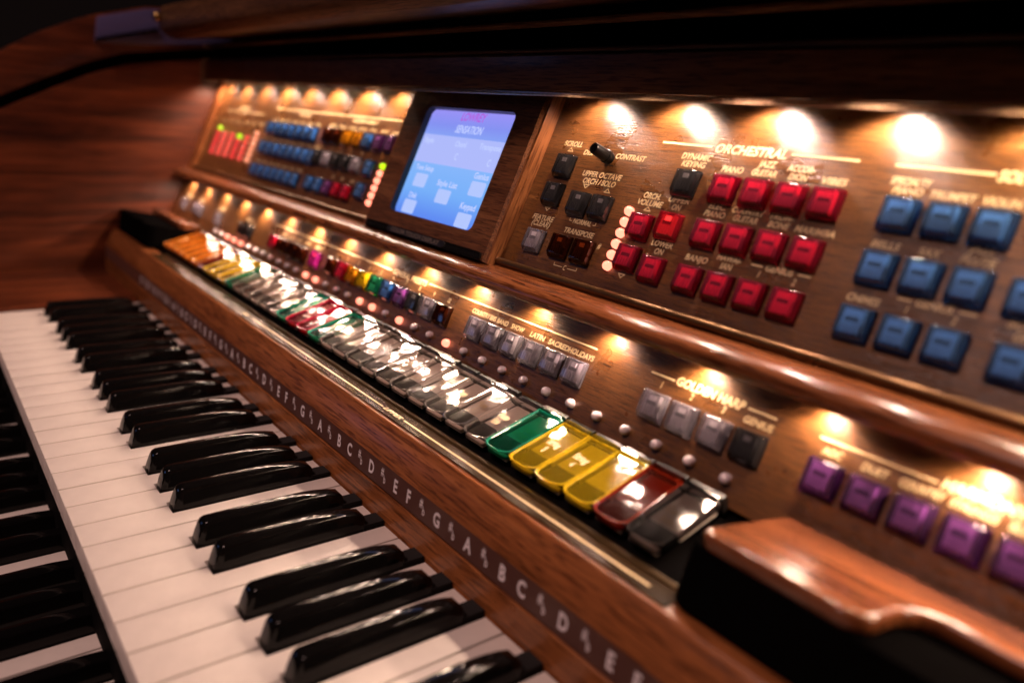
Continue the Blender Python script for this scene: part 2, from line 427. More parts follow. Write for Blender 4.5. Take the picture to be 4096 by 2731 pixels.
def black_mesh():
    # lofted sections along y: (y, top z, half width at top, half width at base)
    secs = [(BF, 0.0006, 0.0042, 0.0052), (BF + 0.0012, 0.0050, 0.0044, 0.0054), (BF + 0.0028, 0.0090, 0.0045, 0.0055), (BF + 0.0042, 0.0112, 0.0045, 0.0056),
            (BF + 0.0062, 0.0121, 0.0045, 0.0056), (0.070, 0.0122, 0.0045, 0.0056), (0.096, 0.0122, 0.0045, 0.0056), (0.106, 0.0120, 0.0045, 0.0056),
            (0.114, 0.0113, 0.0045, 0.0056), (0.121, 0.0101, 0.0045, 0.0056), (0.1262, 0.0088, 0.0044, 0.0055), (0.1276, 0.0072, 0.0042, 0.0055)]
    bm = bmesh.new(); rings = []
    for y, zt, ht, hb in secs:
        r = min(0.0014, zt * 0.45)
        pts = [(-hb, -0.008), (-ht - (hb - ht) * r / 0.012, zt - r), (-ht + r * 0.3, zt - r * 0.3), (-ht + r, zt), (0, zt), (ht - r, zt), (ht - r * 0.3, zt - r * 0.3), (ht + (hb - ht) * r / 0.012, zt - r), (hb, -0.008)]
        rings.append([bm.verts.new((a, y, b)) for a, b in pts])
    for A, B in zip(rings, rings[1:]):
        for j in range(len(A) - 1): bm.faces.new((A[j], A[j + 1], B[j + 1], B[j]))
        bm.faces.new((A[-1], A[0], B[0], B[-1]))
    bm.faces.new(rings[0]); bm.faces.new(rings[-1][::-1])
    for f in bm.faces: f.material_index = 0
    add_box(bm, -0.0050, 0.0050, 0.1270, 0.1390, -0.008, 0.0022, 1)
    return bm_mesh('black_key', bm, [M['ebony'], M['shank']], 42)
BM_ = black_mesh()
def keyboard(name, y, z, o0, o1, label):
    bed = bpy.data.objects.new(name, None); C.objects.link(bed); bed.parent = organ; bed.location = (0, y, z)
    bed['label'] = label
    for o in range(o0, o1):
        for i in range(7):
            put('white_key', WM[i], bed, (o * 0.164 + i * WK, 0, random.uniform(-0.00025, 0.00015)))
        for k in BC:
            put('black_key', BM_, bed, (o * 0.164 + BC[k], 0, random.uniform(-0.0002, 0.0002)))
    put('white_key', WLAST, bed, (o1 * 0.164, 0, 0))
    return bed
ub = keyboard('upper_keyboard', 0, 0, -3, 2, 'upper keyboard of ivory and glossy black keys')
lb = keyboard('lower_keyboard', -0.112, -0.060, -3, 2, 'lower keyboard partly hidden under the upper one')
box('key_bed', -0.494, 0.353, 0.004, 0.139, -0.056, -0.0160, M['interior'], organ, 0)
box('key_bed', -0.494, 0.353, -0.108, 0.027, -0.120, -0.0760, M['interior'], organ, 0)
box('key_slip', -0.494, 0.353, 0.0285, 0.0300, -0.075, -0.030, M['interior'], organ, 0)

# ================================================================== sloped control panels
TH = R(67.4)
Dv = Vector((0, math.cos(TH), math.sin(TH)))
UA = (0.0, 0.2475, 0.1295); LA = (0.0, 0.2180, 0.0684)
def panel_obj(name, origin, x0, x1, s0, s1, mat, label, cut=None):
    bm = bmesh.new(); add_box(bm, x0, x1, s0, s1, -0.004, 0.0)
    bmesh.ops.recalc_face_normals(bm, faces=bm.faces)
    o = put(name, bm_mesh(name, bm, mat), organ, label=label)
    o.matrix_local = frame_mat(origin, (1, 0, 0), Dv)
    return o
UP = panel_obj('upper_control_panel', UA, XL + 0.017, XR - 0.017, -0.006, 0.135, M['panel'], 'upper sloped walnut panel carrying buttons and the screen')
LP = panel_obj('lower_control_panel', LA, XL, XR, -0.004, 0.062, M['panel'], 'lower sloped walnut panel with a row of buttons and indicators')
for s, x in ((1, XL), (-1, XR)):
    bm = bmesh.new(); add_box(bm, min(x, x + s * 0.0168), max(x, x + s * 0.0168), -0.006, 0.135, -0.004, 0.006); bevel_all(bm, 0.0015)
    o = put('side_strip', bm_mesh('side_strip', bm, M['rail']), organ); o.matrix_local = frame_mat(UA, (1, 0, 0), Dv)

def cap_mesh(color, capm, stem, lit=None, face=None):
    bm = bmesh.new()
    x, s0, s1, H = 0.0077, -0.0076, 0.0075, 0.0048
    fx, f0, f1 = 0.0067, -0.0050, 0.0068
    A = [bm.verts.new(p) for p in ((-x, s0, 0.0002), (x, s0, 0.0002), (x, s1, 0.0002), (-x, s1, 0.0002))]
    B = [bm.verts.new(p) for p in ((-x + .0002, s0 + .0002, 0.0018), (x - .0002, s0 + .0002, 0.0018), (x - .0002, s1 - .0002, 0.0022), (-x + .0002, s1 - .0002, 0.0022))]
    T = [bm.verts.new(p) for p in ((-fx, f0, H), (fx, f0, H), (fx, f1, H), (-fx, f1, H))]
    bm.faces.new(A[::-1]); bm.faces.new(T)
    for P, Q in ((A, B), (B, T)):
        for i in range(4): bm.faces.new((P[i], P[(i + 1) % 4], Q[(i + 1) % 4], Q[i]))
    bmesh.ops.recalc_face_normals(bm, faces=bm.faces)
    bevel_all(bm, 0.0008, 3, 18)
    if face:
        bm.normal_update()
        for f in bm.faces:
            if f.normal.z > 0.97 and f.calc_center_median().z > 0.004: f.material_index = 4
    # frosted inner pad with ribs, an arch slot and a lens
    add_box(bm, -0.0066, 0.0066, -0.0066, 0.0066, 0.0003, 0.0009, 2)
    add_box(bm, -0.0052, 0.0030, -0.0040, 0.0056, 0.0010, 0.0026, 1)
    for i in range(4):
        xx = -0.0048 + i * 0.0018
        add_box(bm, xx, xx + 0.0010, -0.0048, 0.0004, 0.0027, 0.0036, 1)
    add_box(bm, -0.0040, 0.0020, 0.0006, 0.0024, 0.0027, 0.0029, 2)
    add_box(bm, 0.0034, 0.0039, -0.0048, 0.0060, 0.0010, 0.0040, 1)
    add_box(bm, -0.0024, 0.0010, 0.0026, 0.0050, 0.0027, 0.0034, 3)
    return bm_mesh('push_button', bm, [capm, stem, M['stemdark'], lit or M['stem'], face or capm], 40)
BTN = {}
for c in CAP:
    BTN[c] = cap_mesh(c, CAP[c], M['stemdark'] if c in ('smoke', 'brown') else M['stemgrey'] if c == 'clear' else M['stem'], None, CAPF.get(c))
BTN['red_lit'] = cap_mesh('red_lit', clear('glowing red button plastic', (0.95, 0.12, 0.16), 0.2, (0.8, 0.03, 0.06)), M['red_lit'], M['led_pale'])
BTN['magenta_lit'] = cap_mesh('magenta_lit', CAP['magenta'], M['stem'], M['led_pale'])
COLW = {'red': 'red', 'blue': 'blue', 'smoke': 'smoky black', 'clear': 'clear', 'purple': 'purple', 'brown': 'dark brown', 'orange': 'orange', 'yellow': 'yellow', 'green': 'green', 'red_lit': 'glowing red', 'magenta_lit': 'glowing magenta', 'magenta': 'magenta'}
def btn(pan, color, x, s, what=None):
    o = put('push_button', BTN[color], pan, (x / 1000, s / 1000, 0))
    o.rotation_euler = (random.uniform(-.006, .006), random.uniform(-.006, .006), random.uniform(-.008, .008))
    if what: o['label'] = COLW[color] + ' translucent push button ' + what
    return o
def txt(pan, body, x, s, cap=3.1, width=None, mat=None, shear=0.22):
    me = text_mesh(body, cap / 1000, width / 1000 if width else None, mat or M['goldprint'], shear)
    return put('lettering', me, pan, (x / 1000, s / 1000, 0.0001))
def line(pan, x0, x1, s, t=0.9):
    bm = bmesh.new(); add_box(bm, x0 / 1000, x1 / 1000, (s - t / 2) / 1000, (s + t / 2) / 1000, 0.00005, 0.00018)
    return put('gold_line', bm_mesh('gold_line', bm, M['goldprint']), pan)
def tri(pan, x, s, up=1):
    bm = bmesh.new()
    o = [(-2.8, -1.3 * up), (2.8, -1.3 * up), (0, 1.5 * up)]; i = [(-1.6, -0.75 * up), (1.6, -0.75 * up), (0, 0.75 * up)]
    a = [bm.verts.new(((x + p) / 1000, (s + q) / 1000, 0.00015)) for p, q in o]; b = [bm.verts.new(((x + p) / 1000, (s + q) / 1000, 0.00015)) for p, q in i]
    for k in range(3): bm.faces.new((a[k], a[(k + 1) % 3], b[(k + 1) % 3], b[k]))
    return put('arrow_mark', bm_mesh('arrow_mark', bm, M['goldprint']), pan)
def led_mesh(r, h, mat):
    bm = bmesh.new(); n = 16; prof = [(r, 0.0001), (r, h * 0.35)] + [(r * math.cos(R(a)), h * 0.35 + h * 0.65 * math.sin(R(a))) for a in (22, 45, 68)]
    rings = [[bm.verts.new((p * math.cos(2 * math.pi * i / n), p * math.sin(2 * math.pi * i / n), z)) for i in range(n)] for p, z in prof]
    tip = bm.verts.new((0, 0, h))
    for A, B in zip(rings, rings[1:]):
        for i in range(n): bm.faces.new((A[i], A[(i + 1) % n], B[(i + 1) % n], B[i]))
    for i in range(n): bm.faces.new((rings[-1][i], rings[-1][(i + 1) % n], tip))
    return bm_mesh('indicator_light', bm, mat, 60)
LEDM = {k: led_mesh(0.0027, 0.0042, M[k]) for k in ('led_off', 'led_red', 'led_pale', 'led_soft', 'led_green', 'led_cream')}
def led(pan, kind, x, s, label=None):
    return put('indicator_light', LEDM[kind], pan, (x / 1000, s / 1000, 0), label=label)

# ---- upper panel, right half
u1, u2, u3 = 67.8, 44.0, 19.7
btn(UP, 'smoke', 25.5, 68.2, 'under the word SCROLL'); btn(UP, 'smoke', 25.2, 49.8, 'above the small down arrow')
txt(UP, 'SCROLL', 24.1, 83.4, 3.2, 16.5); tri(UP, 23.6, 79.6); tri(UP, 23.7, 40.6, -1)
txt(UP, 'DISPLAY', 45.5, 79.0, 3.1, 19.5); txt(UP, 'CONTRAST', 75.0, 79.0, 3.1, 23.5)
txt(UP, 'UPPER OCTAVE', 58.2, 66.4, 3.3, 32.5); txt(UP, 'ORCH / SOLO', 58.2, 62.0, 3.3, 27.0)
tri(UP, 48.8, 58.5, -1); tri(UP, 67.3, 57.9)
btn(UP, 'smoke', 49.8, 46.9, 'left of the pair under UPPER OCTAVE'); btn(UP, 'smoke', 68.6, 46.9, 'right of the pair under UPPER OCTAVE')
txt(UP, 'NORMAL', 57.5, 37.0, 3.0, 15.5)
line(UP, 46.4, 48.6, 36.6, .45); line(UP, 66.6, 68.8, 36.6, .45)
for x in (46.6, 68.6):
    bm = bmesh.new(); add_box(bm, (x - .22) / 1000, (x + .22) / 1000, 0.0366, 0.0382, 0.00005, 0.00018); put('gold_line', bm_mesh('gold_line', bm, M['goldprint']), UP)
txt(UP, 'FEATURE', 23.3, 34.6, 3.2, 20); txt(UP, '(CLEAR)', 23.2, 30.3, 3.4, 17)
btn(UP, 'clear', 24.6, 19.3, 'under the words FEATURE CLEAR')
txt(UP, 'TRANSPOSE', 58.2, 30.6, 3.2, 25.7); txt(UP, '#', 78.0, 25.5, 3.4)
btn(UP, 'brown', 48.8, 19.7, 'left of the pair under TRANSPOSE'); btn(UP, 'brown', 68.2, 19.7, 'right of the pair under TRANSPOSE')
txt(UP, 'C', 57.9, 8.6, 3.0); line(UP, 48.0, 55.5, 8.6, .45); line(UP, 60.2, 68.0, 8.6, .45)
for x in (48.2, 67.8):
    bm = bmesh.new(); add_box(bm, (x - .22) / 1000, (x + .22) / 1000, 0.0086, 0.0104, 0.00005, 0.00018); put('gold_line', bm_mesh('gold_line', bm, M['goldprint']), UP)
for k in range(6): led(UP, 'led_pale', 90.6, 16.2 + k * 6.45)
txt(UP, 'ORCH.', 101.4, 59.2, 3.2, 12); txt(UP, 'VOLUME', 101.9, 55.1, 3.2, 18); tri(UP, 101.7, 51.8); tri(UP, 101.9, 13.0, -1)
btn(UP, 'red', 102.4, 41.0, 'under ORCH VOLUME'); btn(UP, 'red', 102.4, 22.9, 'above the lower down arrow')
txt(UP, 'DYNAMIC', 120.5, 83.5, 3.2, 20); txt(UP, 'KEYING', 120.3, 79.4, 3.2, 16)
btn(UP, 'smoke', 121.3, 68.1, 'under DYNAMIC KEYING')
txt(UP, 'UPPER', 120.3, 59.4, 3.2, 14); txt(UP, 'ON', 120.4, 55.2, 3.2, 6.2)
btn(UP, 'red_lit', 121.3, 44.3, 'under UPPER ON')
txt(UP, 'LOWER', 120.6, 34.8, 3.2, 14.5); txt(UP, 'ON', 120.7, 30.5, 3.2, 6.2)
btn(UP, 'red', 121.4, 20.0, 'under LOWER ON')
line(UP, 93.9, 127.5, 89.8, 1.1); txt(UP, 'ORCHESTRAL', 151.2, 89.3, 4.6, 42); line(UP, 174.2, 208.2, 89.6, 1.1)
rows = [[('PIANO',), ('JAZZ', 'GUITAR'), ('ACCOR-', 'DION'), ('VIBES',)],
        [('ELEC.', 'PIANO'), ('COUNTRY', 'GUITAR'), ('TROM-', 'BONE'), ('MARIMBA',)],
        [('BANJO',), ('HAWAI-', 'IAN'), ('1',), ('2',)]]
WD = {'PIANO': 13, 'JAZZ': 10, 'GUITAR': 14, 'ACCOR-': 14.5, 'DION': 10, 'VIBES': 12.5, 'ELEC.': 10.5, 'COUNTRY': 18.5, 'TROM-': 12.5, 'BONE': 11.5, 'MARIMBA': 20, 'BANJO': 14, 'HAWAI-': 14, 'IAN': 7}
for r, (row, s) in enumerate(zip(rows, (u1, u2, u3))):
    for c, names_ in enumerate(row):
        x = 145.2 + c * 18.5
        btn(UP, 'red', x + 0.7, s, 'under ' + ' '.join(names_) if names_[0] not in '12' else 'under GENIUS ' + names_[0])
        for j, t_ in enumerate(names_[::-1]):
            txt(UP, t_, x, s + 11.2 + j * 4.1, 3.1, WD.get(t_))
line(UP, 176.4, 182.6, 34.7, .8); txt(UP, 'GENIUS', 191.8, 34.7, 3.1, 14.5); line(UP, 201.2, 207.5, 34.7, .8)
# blue solo group
line(UP, 224.4, 264.0, 89.3, 1.1); txt(UP, 'SOLO', 271.8, 88.9, 4.6, 14); line(UP, 280, 320, 89.3, 1.1)
rows = [[('SPECIALTY', 'PIANO'), ('TRUMPET',), ('VIOLIN',)], [('BELLS',), ('SAX',), ('JAZZ', 'FLUTE')], [('CHIMES',), ('1',), ('2',)]]
WD.update({'SPECIALTY': 17, 'TRUMPET': 18, 'VIOLIN': 14, 'BELLS': 12.5, 'SAX': 9, 'FLUTE': 13, 'CHIMES': 14.5})
for row, s in zip(rows, (67.6, 43.8, 19.6)):
    for c, names_ in enumerate(row):
        x = 233.6 + c * 18.2
        btn(UP, 'blue', x + 0.9, s, 'under ' + ' '.join(names_) if names_[0] not in '12' else 'in the bottom blue row under ' + names_[0])
        for j, t_ in enumerate(names_[::-1]):
            txt(UP, t_, x, s + 11.0 + j * 4.1, 3.1, WD.get(t_))
line(UP, 246.6, 252.2, 34.3, .8); txt(UP, 'GENIUS', 261.4, 34.3, 3.1, 14.5); line(UP, 270.6, 277, 34.3, .8)
btn(UP, 'blue', 291.6, 43.4, 'right of the JAZZ FLUTE button'); btn(UP, 'blue', 294.6, 19.2, 'at the lower right corner of the blue group')
txt(UP, 'SOLO', 294.0, 34.4, 3.1, 13); txt(UP, 'ON', 294.0, 30.2, 3.1, 6.2)
# contrast knob on its shaft
def knob():
    bm = bmesh.new(); n = 28
    prof = [(0.0036, 0), (0.0036, 0.0024), (0.0041, 0.0026), (0.0041, 0.0042), (0.0035, 0.0046), (0.0033, 0.0140), (0.0030, 0.0148), (0.0023, 0.0148), (0.0019, 0.0142)]
    rings = []
    for j, (r, z) in enumerate(prof):
        rings.append([bm.verts.new(((r + (0.00012 if (i % 2 and 3 < j < 6) else 0)) * math.cos(2 * math.pi * i / n), (r + (0.00012 if (i % 2 and 3 < j < 6) else 0)) * math.sin(2 * math.pi * i / n), z)) for i in range(n)])
    for A, B in zip(rings, rings[1:]):
        for i in range(n): bm.faces.new((A[i], A[(i + 1) % n], B[(i + 1) % n], B[i]))
    bm.faces.new(rings[-1]); bm.faces.new(rings[0][::-1])
    return bm_mesh('contrast_knob', bm, M['knob'], 30)
put('contrast_knob', knob(), UP, (0.0590, 0.0770, 0), label='small black contrast knob standing out of the panel')

# ---- upper panel, left half
for c in range(6):
    x = -607.0 + c * 24.6
    n = (6, 5, 5, 5, 5, 6)[c]
    for k in range(6):
        if k >= n: continue
        if (c == 0 and k == 5) or (c == 3 and k == 4): kind = 'led_green'
        else: kind = ('led_soft', 'led_red', 'led_red', 'led_soft', 'led_red', 'led_cream')[c]
        led(UP, kind, x, 24.6 + k * 6.2)
    txt(UP, ('BASS', 'CHORD', 'DRUMS', 'STYLE', 'LOWER', 'UPPER')[c], x, 67, 2.8, 15)
line(UP, -612, -487, 79, 1.1)
txt(UP, 'BALANCE', -550, 83.5, 3.6, 30)
for s, nb, x0 in ((64.0, 7, -452), (42.0, 8, -453), (16.5, 7, -454)):
    for k in range(nb):
        btn(UP, 'blue', x0 + k * 18.3, s)
    for k in range(0, nb): txt(UP, ('WALTZ', 'SWING', 'LATIN', 'MARCH', 'BALLAD', 'ROCK', 'POLKA', 'JAZZ')[k], x0 + k * 18.3, s + 11, 2.8, 13)
line(UP, -458, -182, 87.2, 1.2)
txt(UP, 'RHYTHM', -380, 83, 3.6, 26); txt(UP, 'ACCOMPANIMENT', -250, 83, 3.6, 50)
for k, c in enumerate(('brown', 'brown', 'orange', 'orange', 'blue', 'purple', 'purple')):
    btn(UP, c, -309.5 + k * 20.0, 65.2); txt(UP, ('INTRO', 'FILL', 'START', 'STOP', 'SYNC', 'BREAK', 'END')[k], -310 + k * 20.0, 76.3, 2.8, 14)
for k, c in enumerate(('smoke', 'clear', 'smoke', 'smoke', 'clear')):
    btn(UP, c, -314 + k * 20.0, 43); txt(UP, ('A', 'B', 'C', 'D', 'TAP')[k], -314 + k * 20.0, 54, 2.8)
btn(UP, 'blue', -209, 42.2); btn(UP, 'blue', -209, 22.0)
for k, c in enumerate(('blue', 'blue', 'purple', 'red', 'red')):
    btn(UP, c, -309 + k * 19.0, 17.5)
    txt(UP, ('1', '2', 'ON', 'OFF', 'AUTO')[k], -309 + k * 19.0, 29, 2.8)
for k in range(6): led(UP, 'led_green' if k == 5 else 'led_pale', -189.2, 14.6 + k * 6.4)

# ---- lower panel
PIT = 0.0204
TX = lambda k: 0.2089 - PIT * (33 - k)
lit = {1, 2, 3, 11, 12, 16, 17, 19, 22}
for k in range(-1, 34):
    led(LP, 'led_pale' if k in lit else 'led_off', TX(k) * 1000, 6.9)
line(LP, -341, -112, 38.4, 0.9); txt(LP, 'GENERAL PRESETS', -86, 38.0, 4.0, 47); line(LP, -60, 109.5, 39.0, 0.9)
btn(LP, 'red', -327, 21.6, 'at the left end of the preset row')
for k in range(4): btn(LP, 'brown', -309 + k * 16.5, 21.4); 
for k in range(4): txt(LP, ('TREMOLO', 'SLOW', 'FAST', 'STOP')[k], -312 + k * 17, 32.4, 2.8, 13)
btn(LP, 'magenta_lit', -233.5, 22.0, 'left of the numbered preset buttons'); txt(LP, 'PRESET', -236, 33, 3.0, 16)
pres = ('brown', 'red', 'orange', 'yellow', 'green', 'blue', 'purple', 'smoke', 'clear', 'brown')
pcol = ('brown', 'red', 'orange', 'yellow', 'green', 'blue', 'purple', 'smoke', 'clear', 'brown')
for k, c in enumerate(pcol):
    x = -199.5 + k * 18.85
    btn(LP, c, x, 22.6, 'number %d of the ten coloured presets' % (k + 1))
    txt(LP, str(k + 1), x - 1.0, 33.4, 3.4)
for k, t_ in enumerate(('COUNTRY', 'BIG BAND', 'SHOW', 'LATIN', 'SACRED', 'HOLIDAYS')):
    x = 7.8 + k * 18.7
    btn(LP, 'clear', x, 22.8, 'under the word ' + t_)
    txt(LP, t_, x - 1.5, 33.4, 3.1, (19, 18.5, 12.5, 13.5, 17.5, 20.5)[k])
line(LP, 148.8, 163.7, 38.6, .9); txt(LP, 'GOLDEN HARP', 184.6, 39.2, 4.2, 39); line(LP, 205.8, 220.4, 39.2, .9)
for k in range(4):
    btn(LP, 'clear' if k < 3 else 'smoke', 158.4 + k * 18.3, 23.0, 'of the harp group, position %d' % (k + 1))
    txt(LP, ('1', '2', '3', 'GENIUS')[k], 157.6 + k * 18.5, 34.4, 3.2, None if k < 3 else 15)
line(LP, 240.8, 287.8, 39.1, .9); txt(LP, 'HARMONY', 303.5, 39.6, 4.2, 29); line(LP, 320, 360, 39.1, .9)
for k in range(6):
    btn(LP, 'purple', 248.4 + k * 17.9, 23.6, 'position %d of the harmony row' % (k + 1))
    txt(LP, ('AOC', 'DUET', 'COUNTRY', 'STRINGS', 'BLOCK', 'OPEN')[k], 248.0 + k * 17.9, 34.6, 3.1, (9, 11, 16.5, 16.5, 13, 11)[k])
# far left end of the lower panel
for k, (x, c) in enumerate(((-618, 'clear'), (-574, 'clear'), (-556, 'clear'), (-490, 'clear'), (-412, 'smoke'), (-393, 'smoke'))):
    btn(LP, c, x, 20.5)
for k, (t_, x) in enumerate((('VOLUME', -612), ('TEMPO', -566), ('PEDAL', -492), ('MEDLEY', -404))):
    txt(LP, t_, x, 32.5, 4.0, 22)

# ================================================================== display unit
DX0, DX1, DS0, DS1, DH = -0.1655, -0.0010, -0.004, 0.122, 0.012
OX0, OX1, OS0, OS1 = -0.136, -0.0265, 0.0128, 0.0960
bm = bmesh.new()
outer = [(DX0, DS0), (DX1, DS0), (DX1, DS1), (DX0, DS1)]
hole = rounded_rect(OX0, OX1, OS0, OS1, 0.005, 5)
def ringfill(bm, z, mi=0):
    ov = [bm.verts.new((p[0], p[1], z)) for p in outer_r]; hv = [bm.verts.new((p[0], p[1], z)) for p in hole]
    eo = [bm.edges.new((ov[i], ov[(i + 1) % len(ov)])) for i in range(len(ov))]
    eh = [bm.edges.new((hv[i], hv[(i + 1) % len(hv)])) for i in range(len(hv))]
    bmesh.ops.triangle_fill(bm, edges=eo + eh, use_beauty=True)
    return ov, hv
bv = 0.0022
outer_r = [(DX0 + bv, DS0 + .0005), (DX1 - bv, DS0 + .0005), (DX1 - bv, DS1), (DX0 + bv, DS1)]
ov, hv = ringfill(bm, DH)
m1 = [bm.verts.new((p[0], p[1], DH - 0.0018)) for p in outer]
bs = [bm.verts.new((p[0], p[1], 0.0002)) for p in outer]
for A, B in ((ov, m1), (m1, bs)):
    for i in range(4): bm.faces.new((A[i], A[(i + 1) % 4], B[(i + 1) % 4], B[i]))
hb = [bm.verts.new((p[0], p[1], 0.006)) for p in hole]
nh = len(hole)
for i in range(nh):
    f = bm.faces.new((hv[i], hv[(i + 1) % nh], hb[(i + 1) % nh], hb[i])); f.material_index = 1
DU = put('display_unit', bm_mesh('display_unit', bm, [M['frame'], M['black']], 30), organ, label='walnut framed touch screen standing proud of the upper panel')
DU.matrix_local = frame_mat(UA, (1, 0, 0), Dv)
for xa, xb in ((DX1 - 0.0004, DX1 + 0.0022), (DX0 - 0.0022, DX0 + 0.0004)):
    bm = bmesh.new(); add_box(bm, xa, xb, DS0, DS1, 0.0002, DH - 0.0016); bevel_all(bm, 0.0008)
    put('side_bevel', bm_mesh('side_bevel', bm, M['bevel']), DU)
def emis(name, c0, c1=None, st=1.0, grad=None):
    m, nt, b = newmat(name)
    b.inputs['Base Color'].default_value = (0.01, 0.01, 0.015, 1); b.inputs['Roughness'].default_value = 0.25
    if c1:
        tc = N(nt, 'ShaderNodeTexCoord').outputs['Object']; sx = N(nt, 'ShaderNodeSeparateXYZ'); L(nt, tc, sx.inputs[0])
        mr = N(nt, 'ShaderNodeMapRange'); L(nt, sx.outputs[1], mr.inputs[0]); mr.inputs[1].default_value = OS0; mr.inputs[2].default_value = OS1
        col = ramp(nt, mr.outputs[0], grad); L(nt, col, b.inputs['Emission Color'])
    else: b.inputs['Emission Color'].default_value = (*c0, 1)
    b.inputs['Emission Strength'].default_value = st
    return m
SCRM = emis('lcd blue', None, True, 1.0, [(0.0, (0.10, 0.22, 0.82)), (0.25, (0.17, 0.40, 0.88)), (0.6, (0.24, 0.45, 0.90)), (0.86, (0.22, 0.27, 0.82)), (1.0, (0.30, 0.27, 0.86))])
BANDM = emis('lcd pale band', (0.40, 0.46, 0.90), st=1.0)
BTM = emis('lcd button', (0.42, 0.53, 0.92), st=1.0)
LETM = emis('lcd letters', (0.50, 0.58, 0.95), st=1.0)
LOGM = emis('lcd red letters', (0.42, 0.10, 0.66), st=1.0)
def flat(name, pts, z, mat, parent, th=0.0001):
    bm = bmesh.new(); add_prism(bm, pts, z, z + th, 'z'); return put(name, bm_mesh(name, bm, mat), parent)
SZ = 0.0072
scr = flat('screen', [(OX0 - .002, OS0 - .002), (OX1 + .002, OS0 - .002), (OX1 + .002, OS1 + .002), (OX0 - .002, OS1 + .002)], SZ - 0.0008, SCRM, DU, 0.0008)
scr['label'] = 'lit blue LCD screen with soft buttons'
flat('screen_band', [(OX0 + .001, .0545), (OX1, .0545), (OX1, .0765), (OX0 + .001, .0765)], SZ + 0.00005, BANDM, DU)
for cx, cs in ((-0.1165, .0405), (-0.0800, .0320), (-0.0440, .0420), (-0.1180, .0195), (-0.0460, .0190)):
    flat('screen_button', rounded_rect(cx - .0085, cx + .0085, cs - .0052, cs + .0052, .0015, 3), SZ + 0.0001, BTM, DU)
def stxt(body, x, s, cap, width, mat=LETM, shear=0.0):
    put('lettering', text_mesh(body, cap, width, mat, shear), DU, (x, s, SZ + 0.0002))
stxt('LOWREY', -0.0795, .0920, .0060, .031, LOGM, 0.25); stxt('SENSATION', -0.0795, .0825, .0056, .034, LETM, 0.3)
stxt('Chord', -0.0825, .0715, .0042, .014); stxt('C', -0.0825, .0620, .0050, None); stxt('Transpose', -0.0470, .0712, .0042, .025); stxt('C', -0.0420, .0610, .0050, None)
stxt('Style', -0.1250, .0712, .0040, .013)
stxt('Tone Setup', -0.1165, .0497, .0040, .025); stxt('Style List', -0.0800, .0408, .0042, .026); stxt('Genius', -0.0440, .0512, .0044, .017)
stxt('Disk', -0.1180, .0283, .0042, .011); stxt('Keypad', -0.0460, .0283, .0044, .018)
# clear rail with a name plate under the screen
rail_ = flat('plate_rail', rounded_rect(-0.1590, -0.0050, -0.0039, 0.0015, 0.0024, 5), 0.0123, CAP['smoke'], organ, 0.0016)
rail_.matrix_local = frame_mat(UA, (1, 0, 0), Dv)
rail_['label'] = 'clear smoky rail below the screen'
flat('plate_core', [(-0.156, -0.0020), (-0.008, -0.0020), (-0.008, -0.0004), (-0.156, -0.0004)], 0.0129, M['black'], rail_, 0.0006)
flat('name_plate', [(-0.120, -0.0036), (-0.047, -0.0036), (-0.0445, -0.0022), (-0.0445, -0.0002), (-0.047, 0.0012), (-0.120, 0.0012), (-0.1225, -0.0002), (-0.1225, -0.0022)], 0.0141, M['black'], rail_, 0.0012)
put('lettering', text_mesh('COLOR TOUCH DISPLAY', 0.0030, 0.066, plain('dim print', (0.16, 0.13, 0.11), 0.5), 0.0), rail_, (-0.0835, -0.0012, 0.0154))

# ================================================================== moulding between the panels, header and lid
mold = [(0.2285, 0.1170), (0.2262, 0.1182), (0.2248, 0.1202), (0.2246, 0.1224), (0.2256, 0.1246), (0.2276, 0.1264), (0.2302, 0.1276), (0.2332, 0.1284), (0.2372, 0.1290),
        (0.2480, 0.1292), (0.2520, 0.1260), (0.2400, 0.1240), (0.2335, 0.1225), (0.2305, 0.1200), (0.2300, 0.1172)]
prism('panel_moulding', mold, XL, XR, M['mould'], organ, ang=50, label='rounded walnut moulding between the two button panels')
for a, b in ((XL + 0.018, DX0 - 0.001), (DX1 + 0.0005, XR - 0.018)):
    o = prism('panel_trim', rod_pts(0.2448, 0.1314, 0.0024, 14), a, b, M['bronze'], organ)
prism('header_board', [(0.2620, 0.2362), (0.2620, 0.2560), (0.2632, 0.2572), (0.300, 0.2572), (0.300, 0.2545), (0.2680, 0.2545), (0.2680, 0.2362)], XL, XR, M['header'], organ, bev=0.0008,
      label='dark walnut header board hiding the panel lamps')
prism('header_trim', [(0.2632, 0.2330), (0.2624, 0.2338), (0.2624, 0.2356), (0.2660, 0.2356), (0.2660, 0.2330)], XL, XR, M['lipclear'], organ, bev=0.0003)
prism('header_bead', rod_pts(0.2655, 0.2590, 0.0017, 10), XL, XR, M['header'], organ)
prism('recess_board', [(0.2780, 0.2574), (0.2780, 0.2720), (0.300, 0.2720), (0.300, 0.2574)], XL, XR, M['interior'], organ)
prism('recess_bead', rod_pts(0.2660, 0.2748, 0.0022, 10), XL, XR, M['header'], organ)
prism('recess_top', [(0.2660, 0.2772), (0.2660, 0.2786), (0.36, 0.2800), (0.36, 0.2700), (0.300, 0.2722), (0.280, 0.2722), (0.280, 0.2772)], XL, XR, M['interior'], organ)
